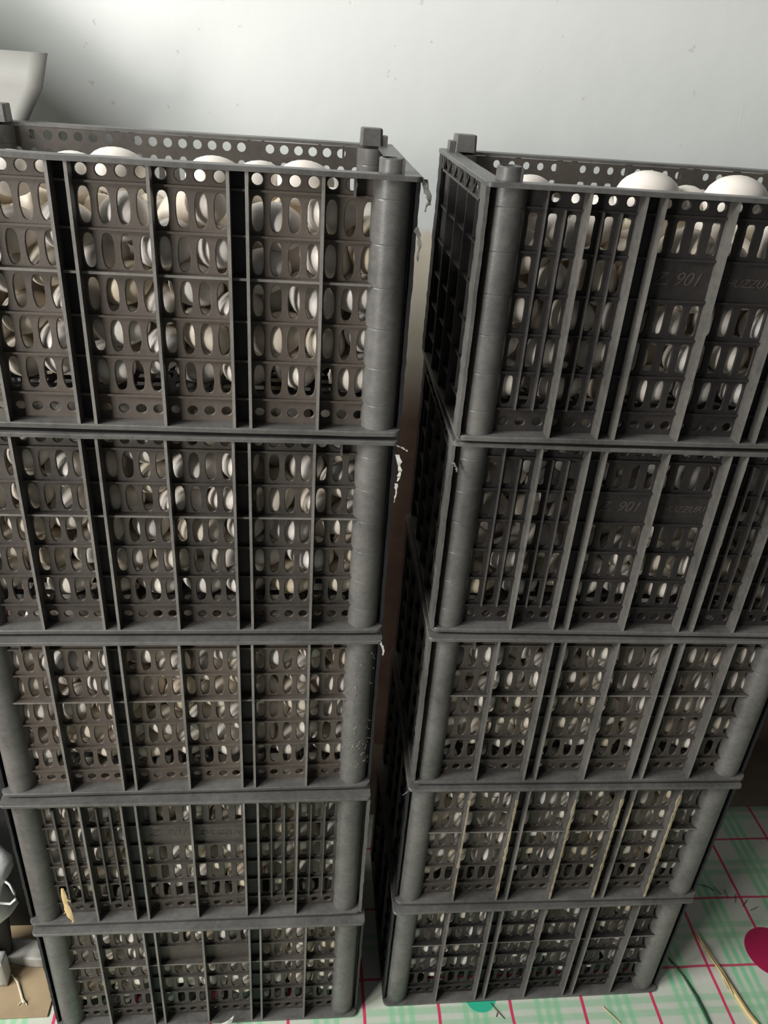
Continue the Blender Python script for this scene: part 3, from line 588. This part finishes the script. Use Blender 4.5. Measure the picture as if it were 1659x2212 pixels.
for st in (0, 1):
    for k in range(5):
        pk, fu, fv = PAT[st][k]
        x0, y0, rz = PLACE[st][k]; CM = Matrix.Translation((x0, y0, (4-k)*H + .0012)) @ Matrix.Rotation(rz, 4, 'Z')
        for it in PACKS[pk].split():
            s, u, v, z, ax, ay, az = (int(q) for q in it.split(','))
            u, v, z = u/1e4, v/1e4, z/1e4; a = Vector((ax, ay, az)).normalized()
            if fu: u = W - u; a.x = -a.x
            if fv: v = D - v; a.y = -a.y
            v -= .0022*(1 - 2*v/D)
            hz = math.sqrt((SH[s][0]/2*a.z)**2 + (SH[s][1]**2)*(1 - a.z*a.z))
            if z + hz > (.2835 if k else (.272, .276)[st]): continue
            spin = rnd.uniform(0, 6.28); mt = rnd.choices((0, 1, 2, 3), (.5, .22, .08, .2))[0]
            Mx = CM @ egg_matrix((u, v, z), a, spin); p = Mx.translation
            bad = False
            if k == 0:
                if p.z + hz > 1.552 - .1112*p.y: continue
                for (q, qa, L, R) in over_pos:
                    d_ = p - q; t = max(-(L/2-R), min(L/2-R, d_.dot(qa)))
                    if (d_ - qa*t).length < R + .017: bad = True
            if bad: continue
            if (st, k) == (1, 1) and v < .075 and z > .135 and u > .05: continue   # this crate's heap slopes down to the front
            deep = v > .13 and z < .19 and .10 < u < .44
            if deep: continue
            cand.append((st, k, s, mt, u, v, z, Mx, len(cand)))
LV = LEVEL
TONE = ['white', 'cream', 'tan', 'greyish']
def score(c):
    st, k, s, mt, u, v, z, Mx, i = c
    if v > .07 and not (u < .055 and st == 1 and k < 2 and v < .2): return 9 + v
    return v + .012*k
if SHOW: order = [cand[i] for i in SHOW if i < len(cand)]
else: order = sorted(cand, key=score)
keep = order[:300 - len(over_pos)]
kept = {c[8] for c in keep}
for st, k, s, mt, u, v, z, Mx, i in keep:
    o = link('egg', EGGS[s, mt]); o.matrix_world = Mx
    row = ['fifth', 'fourth', 'third', 'second', 'top'][min(4, max(0, int((z - .040)/.045)))]
    ribs = [A1, (A2+A3)/2, W/2, W - (A2+A3)/2, W - A1]
    pn = sum(1 for q in ribs if u > q); ends = ['first', 'second', 'third', 'fourth', 'fifth', 'last']
    if v > .075:
        lab = '%s egg seen through the side slots, %s row, %s crate, right stack' % (TONE[mt], row, LV[k])
    elif st == 0: lab = '%s egg behind %s slot row, %s panel from right, %s crate, left stack' % (TONE[mt], row, ends[5-pn], LV[k])
    else: lab = '%s egg behind %s slot row, %s panel from left, %s crate, right stack' % (TONE[mt], row, ends[pn], LV[k])
    tag(o, lab, 'egg', 'eggs in the crates')
# the rest of the heap, deeper in, as one object
lv, lf, lm, ls = [], [], [], []
bm_base = {}
for s in range(3):
    me = LOW[s]; bm_base[s] = (np.array([v.co[:] for v in me.vertices]), [tuple(p.vertices) for p in me.polygons])
off = 0; VV = []; FF = []; MI = []
for c in cand:
    if c[8] in kept: continue
    V, F = bm_base[c[2]]; m = np.array(c[7])
    VV.append(V @ m[:3, :3].T + m[:3, 3]); FF.extend([tuple(q + off for q in f) for f in F]); MI.extend([c[3]]*len(F)); off += len(V)
me = bpy.data.meshes.new('egg_heap'); me.from_pydata(np.concatenate(VV).tolist(), [], FF)
for m in EGGM: me.materials.append(m)
me.polygons.foreach_set('material_index', MI); me.polygons.foreach_set('use_smooth', [True]*len(FF))
tag(link('egg_heap', me), 'pale eggs packed behind the front layer in all the black crates', 'eggs', kind='stuff')

# ------------------------------------------------------------------ details on the crates
def ragged(mb, p0, p1, w, n, seed, out):
    """a torn shred: strip from p0 to p1 with uneven width"""
    r = random.Random(seed); p0, p1, out = Vector(p0), Vector(p1), Vector(out); sec = []
    side = (p1-p0).normalized().cross(out).normalized()
    for i in range(n+1):
        t = i/n; w2 = w*1.9; c = p0.lerp(p1, t) + out*(math.sin(t*PI)*w*.5 + r.uniform(-.2, .2)*w) + side*r.uniform(-.3, .3)*w
        a = w2*(.25 + .6*r.random())*(1 - .6*t)
        sec.append([c - out*a*.5 - side*.0003, c + out*a*.5 - side*.0003, c + out*a*.5 + side*.0003, c - out*a*.5 + side*.0003])
    mb.rings(sec, False, True)
SHRED_L, nt, b_ = newmat('pale_torn_plastic'); b_.inputs['Base Color'].default_value = (.34, .34, .32, 1); b_.inputs['Roughness'].default_value = .3
def shred(st, k, items, mat, label=None):
    mb = MB()
    for i, (p0, p1, w) in enumerate(items): ragged(mb, p0, p1, w, 9, i + 3*k + 31*st, (.9, -.3, .1))
    o = link('torn_flash', mb.mesh('torn_flash', mat, .9), CR[st, k])
    if label: o['label'] = label
shred(0, 0, [((W-.002, .004, .288), (W+.010, .004, .262), .007), ((W+.004, .006, .286), (W+.007, .004, .255), .006), ((W-.001, .004, .240), (W+.003, .004, .205), .005)], PL_POST)
shred(0, 1, [((W-.004, .002, .285), (W+.012, .002, .276), .004), ((W+.001, .002, .270), (W+.003, .002, .235), .006), ((W+.002, .002, .232), (W+.001, .002, .205), .003)], SHRED_L, 'pale shiny strip of torn plastic')
shred(0, 2, [((W-.004, 0, .289), (W+.003, 0, .262), .004)], SHRED_L, 'pale torn plastic edge')
shred(1, 0, [((.001, .001, .010), (-.006, .001, -.002), .004)], PL_POST)
shred(1, 1, [((.002, 0, .262), (.008, -.002, .250), .004)], PL_POST)
shred(1, 3, [((-.001, 0, .286), (-.010, .0, .276), .002)], PL_POST)

def mud(st, k, rows):
    mb = MB(); r = random.Random(5)
    for (u, z0, z1, w) in rows:
        n = int((z1-z0)/.004); sec = []
        for i in range(n+1):
            z = z0 + (z1-z0)*i/n; g = .35 + .65*abs(noise.noise(Vector((u*90, z*45, 2))))*1.6
            g = min(g, 1.0)
            a = w*g; d_ = .0006 + .0008*r.random()
            sec.append([(u-a, .0010, z), (u-a*.8, -d_, z), (u+a*.7, -d_, z), (u+a, .0010, z)])
        mb.rings(sec, False, True)
    o = link('dried_mud', mb.mesh('dried_mud', MUD, .8), CR[st, k]); o['label'] = 'dried yellowish mud crust on the ribs'
mud(1, 3, [(A1, .10, .262, .0030), (A1, .03, .08, .002), (A2, .012, .262, .0032), (W/2, .012, .262, .0030), (W-A3, .012, .262, .0038), (W-A2, .17, .255, .0018), (W-A1, .012, .270, .0042)])

# fluff on the middle left crate's right post
mb = MB(); r = random.Random(9)
for i in range(46):
    a = r.uniform(-2.5, -.5); z = r.uniform(.05, .26)
    p = Vector((W-.0268 + .0212*math.cos(a), .0232 + .0212*math.sin(a), z)); q = [p]
    for j in range(3): q.append(q[-1] + Vector((r.uniform(-.004, .004), r.uniform(-.0016, .0002), r.uniform(-.005, .005))))
    mb.tube(q, .00022, 3)
FL, nt, b_ = newmat('grey_fluff'); b_.inputs['Base Color'].default_value = (.33, .30, .25, 1); b_.inputs['Roughness'].default_value = .9
o = link('dust_fluff', mb.mesh('dust_fluff', FL, 1), CR[0, 2]); o['kind'] = 'stuff'

# ------------------------------------------------------------------ loose things
def simple(name, col, rough=.7, bump_s=0, scale=40):
    m, nt, b = newmat(name); g = coords(nt)
    c = ramp(nt, noise_node(nt, g, scale, 4, .6), [(.3, tuple(x*.72 for x in col)), (.7, col)])
    nt.links.new(c, b.inputs['Base Color']); b.inputs['Roughness'].default_value = rough
    if bump_s: bump(nt, b, noise_node(nt, g, scale*.6, 5, .6), bump_s, .004)
    return m
STRAW = simple('straw', (.66, .50, .22), .6); HUSK = simple('dry_husk', (.62, .46, .22), .7)
WHITE = simple('white_plastic_bag', (.80, .81, .80), .35, .8, 18)
CARD = simple('brown_cardboard', (.36, .27, .16), .85, .3, 14)
SLABT = simple('grey_foam', (.46, .45, .41), .8, .4, 50)
GREY = simple('grey_sack', (.42, .42, .38), .7, .6, 20)
DG = simple('dark_green_cord', (.02, .08, .04), .5)

# husk caught on the ledge of the second-lowest left crate
mb = MB(); r = random.Random(2)
def leafstrip(mb, pts, w):
    sec = []
    for i, p in enumerate(pts):
        t = i/(len(pts)-1); a = w*math.sin(PI*min(.95, t*.8+.15)); p = Vector(p)
        sec.append([p + Vector((-a, 0, .0)), p + Vector((0, -.0012, .001)), p + Vector((a, 0, 0)), p + Vector((0, .0006, 0))])
    mb.rings(sec, False, True)
leafstrip(mb, [(-.365, .827, .392), (-.3625, .822, .380), (-.361, .819, .365), (-.358, .818, .352)], .0045)
leafstrip(mb, [(-.362, .8205, .368), (-.358, .815, .355), (-.355, .812, .342), (-.351, .812, .330)], .0055)
leafstrip(mb, [(-.352, .814, .333), (-.353, .816, .325), (-.357, .818, .316)], .0025)
mb.tube([(-.360, .822, .372), (-.352, .815, .376), (-.350, .812, .382)], .0007, 5)
mb.tube([(-.358, .818, .352), (-.364, .812, .350)], .0008, 5)
tag(link('dry_husk', mb.mesh('dry_husk', HUSK, .8)), 'torn dry yellow husk caught at the lower left of the lettered left-stack crate', 'husk')

# straws on the sheet at right
mb = MB()
mb.tube([(.842, .955, .006), (.846, .915, .008), (.856, .870, .010), (.862, .835, .008), (.872, .790, .006), (.890, .745, .005)], [.0012, .002, .003, .0045, .005, .005], 6)
mb.tube([(.838, .945, .005), (.846, .895, .011), (.852, .862, .014), (.850, .835, .010)], [.0008, .0016, .0018, .0008], 5)
mb.tube([(.850, .905, .006), (.848, .880, .012), (.853, .850, .016), (.857, .822, .012)], [.0006, .0012, .0016, .001], 5)
tag(link('straw', mb.mesh('straw', STRAW, .9)), 'yellow split straw on the plaid sheet right of the right stack', 'straw')
mb = MB(); mb.tube([(.760, .905, .005), (.775, .865, .006), (.784, .825, .006), (.787, .795, .006), (.789, .760, .006)], [.001, .0018, .003, .0032, .003], 6)
tag(link('green_leaf_stalk', mb.mesh('green_leaf_stalk', DG, .9)), 'dark green stalk on the plaid sheet left of the yellow straw', 'stalk')
mb = MB(); mb.tube([(.592, .815, .005), (.602, .80, .006), (.615, .783, .006)], .0010, 5)
tag(link('straw', mb.mesh('straw', STRAW, .9)), 'small thin straw bit on the sheet under the right stack front edge', 'straw')
mb = MB()
for i in range(7):
    a = .3 + i*.42; mb.tube([(.985 - .06*i*.2, 1.0 + .01*i, .004), (.985 - .06*i*.2 + .02*math.cos(a), 1.0 + .01*i + .02*math.sin(a), .006)], .0007, 4)
tag(link('grass_scraps', mb.mesh('grass_scraps', DG, .9)), 'thin dark grass scraps scattered on the shaded plaid sheet', 'scraps', kind='stuff')
# twigs by the crate foot
mb = MB(); mb.tube([(.375, .832, .004), (.385, .815, .006), (.396, .802, .004)], .0009, 5); mb.tube([(.385, .815, .006), (.381, .806, .004)], .0007, 5)
tag(link('twig', mb.mesh('twig', simple('twig', (.10, .08, .06)), .9)), 'small dark twig beside the teal spot on the floor sheet', 'twig')

# white feather in front of the lowest left crate
mb = MB(); sec = []
for i in range(9):
    t = i/8; w = .014*math.sin(PI*(.15 + .85*t)**.8)*(1-.2*t) + .001
    c = Vector((-.138 + .030*t, .806 + .008*t, .003 + .030*t))
    sec.append([c + Vector((-w, -.004*t, 0)), c + Vector((0, -.003, .002)), c + Vector((w, .001, .002)), c + Vector((0, .001, 0))])
mb.rings(sec, False, True)
tag(link('feather', mb.mesh('feather', simple('white_feather', (.78, .77, .74), .8, .5, 60), .8)), 'small white feather at the foot of the left stack', 'feather')

# cardboard piece at lower left, lying on the sheet
mb = MB(); mb.box(-.80, -.445, .843, 1.10, .0045, .0075)
tag(link('cardboard_piece', mb.mesh('cardboard_piece', CARD)), 'flat brown cardboard piece on the floor at the left foot of the left stack', 'cardboard')
# thread on it
mb = MB(); mb.tube([(-.541, .925, .009), (-.528, .918, .012), (-.515, .905, .012), (-.506, .890, .010), (-.497, .874, .010), (-.491, .866, .012)], [.0012, .0014, .0017, .002, .0022, .0028], 6)
mb.tube([(-.495, .873, .010), (-.502, .864, .009)], .0012, 5); mb.tube([(-.494, .872, .010), (-.486, .864, .009)], .0010, 5)
tag(link('frayed_thread', mb.mesh('frayed_thread', simple('cream_thread', (.68, .62, .48), .9), .9)), 'short frayed cream thread on the brown cardboard', 'thread')
# foam slab
def rough_slab(name, x0, x1, y0, y1, z0, z1, mat, label, cat, rot=0.0, amp=.003):
    bm = bmesh.new(); bmesh.ops.create_cube(bm, size=1)
    bmesh.ops.subdivide_edges(bm, edges=bm.edges[:], cuts=7, use_grid_fill=True)
    for v in bm.verts:
        v.co = Vector(((v.co.x)*(x1-x0), (v.co.y)*(y1-y0), (v.co.z)*(z1-z0)))
        v.co += Vector((noise.noise(v.co*30), noise.noise(v.co*30 + Vector((9, 0, 0))), noise.noise(v.co*24 + Vector((0, 9, 0)))*.7))*amp
    for f in bm.faces: f.smooth = True
    me = bpy.data.meshes.new(name); bm.to_mesh(me); bm.free(); me.materials.append(mat)
    o = link(name, me, None, ((x0+x1)/2, (y0+y1)/2, (z0+z1)/2), rot)
    tag(o, label, cat); return o
rough_slab('foam_slab', -.66, -.466, .944, .982, .009, .034, SLABT, 'grey foam slab with pale edge lying on the cardboard left of the stack', 'slab', -.12)
rough_slab('white_carton', -.70, -.533, .898, .925, .009, .076, WHITE, 'white carton corner on the cardboard at the left edge of the photo', 'carton', .03, .001)
mb = MB()
def blob_rings(mb, secs, n=20, seed=0, amp=.1):
    R = []
    for i, (c, rx, ry) in enumerate(secs):
        c = Vector(c); ring = []
        for j in range(n):
            a = 2*PI*j/n; w = 1 + amp*noise.noise(Vector((math.cos(a)*2.2, math.sin(a)*2.2, i*.7 + seed)))
            ring.append(c + Vector((rx*math.cos(a)*w, ry*math.sin(a)*w, .3*rx*amp*noise.noise(Vector((math.cos(a)*3, math.sin(a)*3, seed))))))
        R.append(ring)
    mb.rings(R, False, True)
BLACK = make_plastic('matt_black_plastic', (.012, .013, .013), (.035, .036, .036))
# black tub behind, black bucket that carries the white bag
mb = MB()
def rr(x0, x1, y0, y1, z, r=.03, k=5):
    out = []
    for cx, cy, a0 in ((x1-r, y0+r, -PI/2), (x1-r, y1-r, 0), (x0+r, y1-r, PI/2), (x0+r, y0+r, PI)):
        for i in range(k+1): out.append((cx + r*math.cos(a0 + PI/2*i/k), cy + r*math.sin(a0 + PI/2*i/k), z))
    return out
mb.rings([rr(-.90, -.475, 1.02, 1.20, .012), rr(-.93, -.452, .995, 1.21, .60), rr(-.94, -.446, .988, 1.215, .60), rr(-.94, -.446, .988, 1.215, .615), rr(-.925, -.46, 1.0, 1.20, .615), rr(-.90, -.48, 1.025, 1.195, .03)], False, True)
tag(link('black_tub', mb.mesh('black_tub', BLACK, .5)), 'tall black plastic tub in the shade left of the left stack', 'tub')
mb = MB()
mb.rings([[(-.575 + r*math.cos(2*PI*j/32), .955 + r*.55*math.sin(2*PI*j/32) - .0, z) for j in range(32)] for r, z in ((.040, .036), (.050, .17), (.053, .17), (.053, .178), (.049, .178), (.038, .045))], False, True)
tag(link('bucket', mb.mesh('bucket', BLACK, .5)), 'narrow black bucket under the white plastic bag', 'bucket')
mb = MB()
blob_rings(mb, [((-.565, .93, .179), .020, .02), ((-.560, .925, .188), .052, .035), ((-.560, .915, .215), .066, .045), ((-.560, .91, .238), .070, .05), ((-.562, .91, .265), .060, .048), ((-.560, .91, .295), .068, .05), ((-.560, .91, .322), .082, .05), ((-.560, .915, .345), .078, .045), ((-.56, .92, .356), .05, .03)], 24, 1, .14)
bag = link('plastic_bag', mb.mesh('plastic_bag', WHITE, PI))
tag(bag, 'crumpled white plastic bag with a loop handle on the narrow black bucket', 'bag')
mb = MB(); mb.tube([(-.486, .895, .322), (-.476, .890, .318), (-.469, .885, .302), (-.470, .885, .286), (-.480, .885, .274), (-.500, .89, .270)], .0022, 6)
link('bag_handle', mb.mesh('bag_handle', WHITE, PI), bag)

# white board curling out from the wall behind the left stack
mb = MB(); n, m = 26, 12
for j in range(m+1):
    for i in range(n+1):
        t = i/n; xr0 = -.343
        ztop = 1.535 + max(0, (1-t)*.60 - .10)*.8  # unseen left end is raised to throw the soft shadow on the wall
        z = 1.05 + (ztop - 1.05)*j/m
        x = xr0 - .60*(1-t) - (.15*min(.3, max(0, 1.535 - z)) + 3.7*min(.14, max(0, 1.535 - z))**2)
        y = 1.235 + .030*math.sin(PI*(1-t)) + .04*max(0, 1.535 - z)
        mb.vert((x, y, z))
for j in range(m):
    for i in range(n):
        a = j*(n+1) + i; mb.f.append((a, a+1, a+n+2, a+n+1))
wb = link('white_board', mb.mesh('white_board', simple('white_board', (.30, .30, .275), .6, .15, 5), 1))  # white board greyed down: its shade is put into the base colour
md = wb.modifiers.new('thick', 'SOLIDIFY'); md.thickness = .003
tag(wb, 'thin white curved board toned grey for shade, leaning on the wall behind the left stack', 'board')
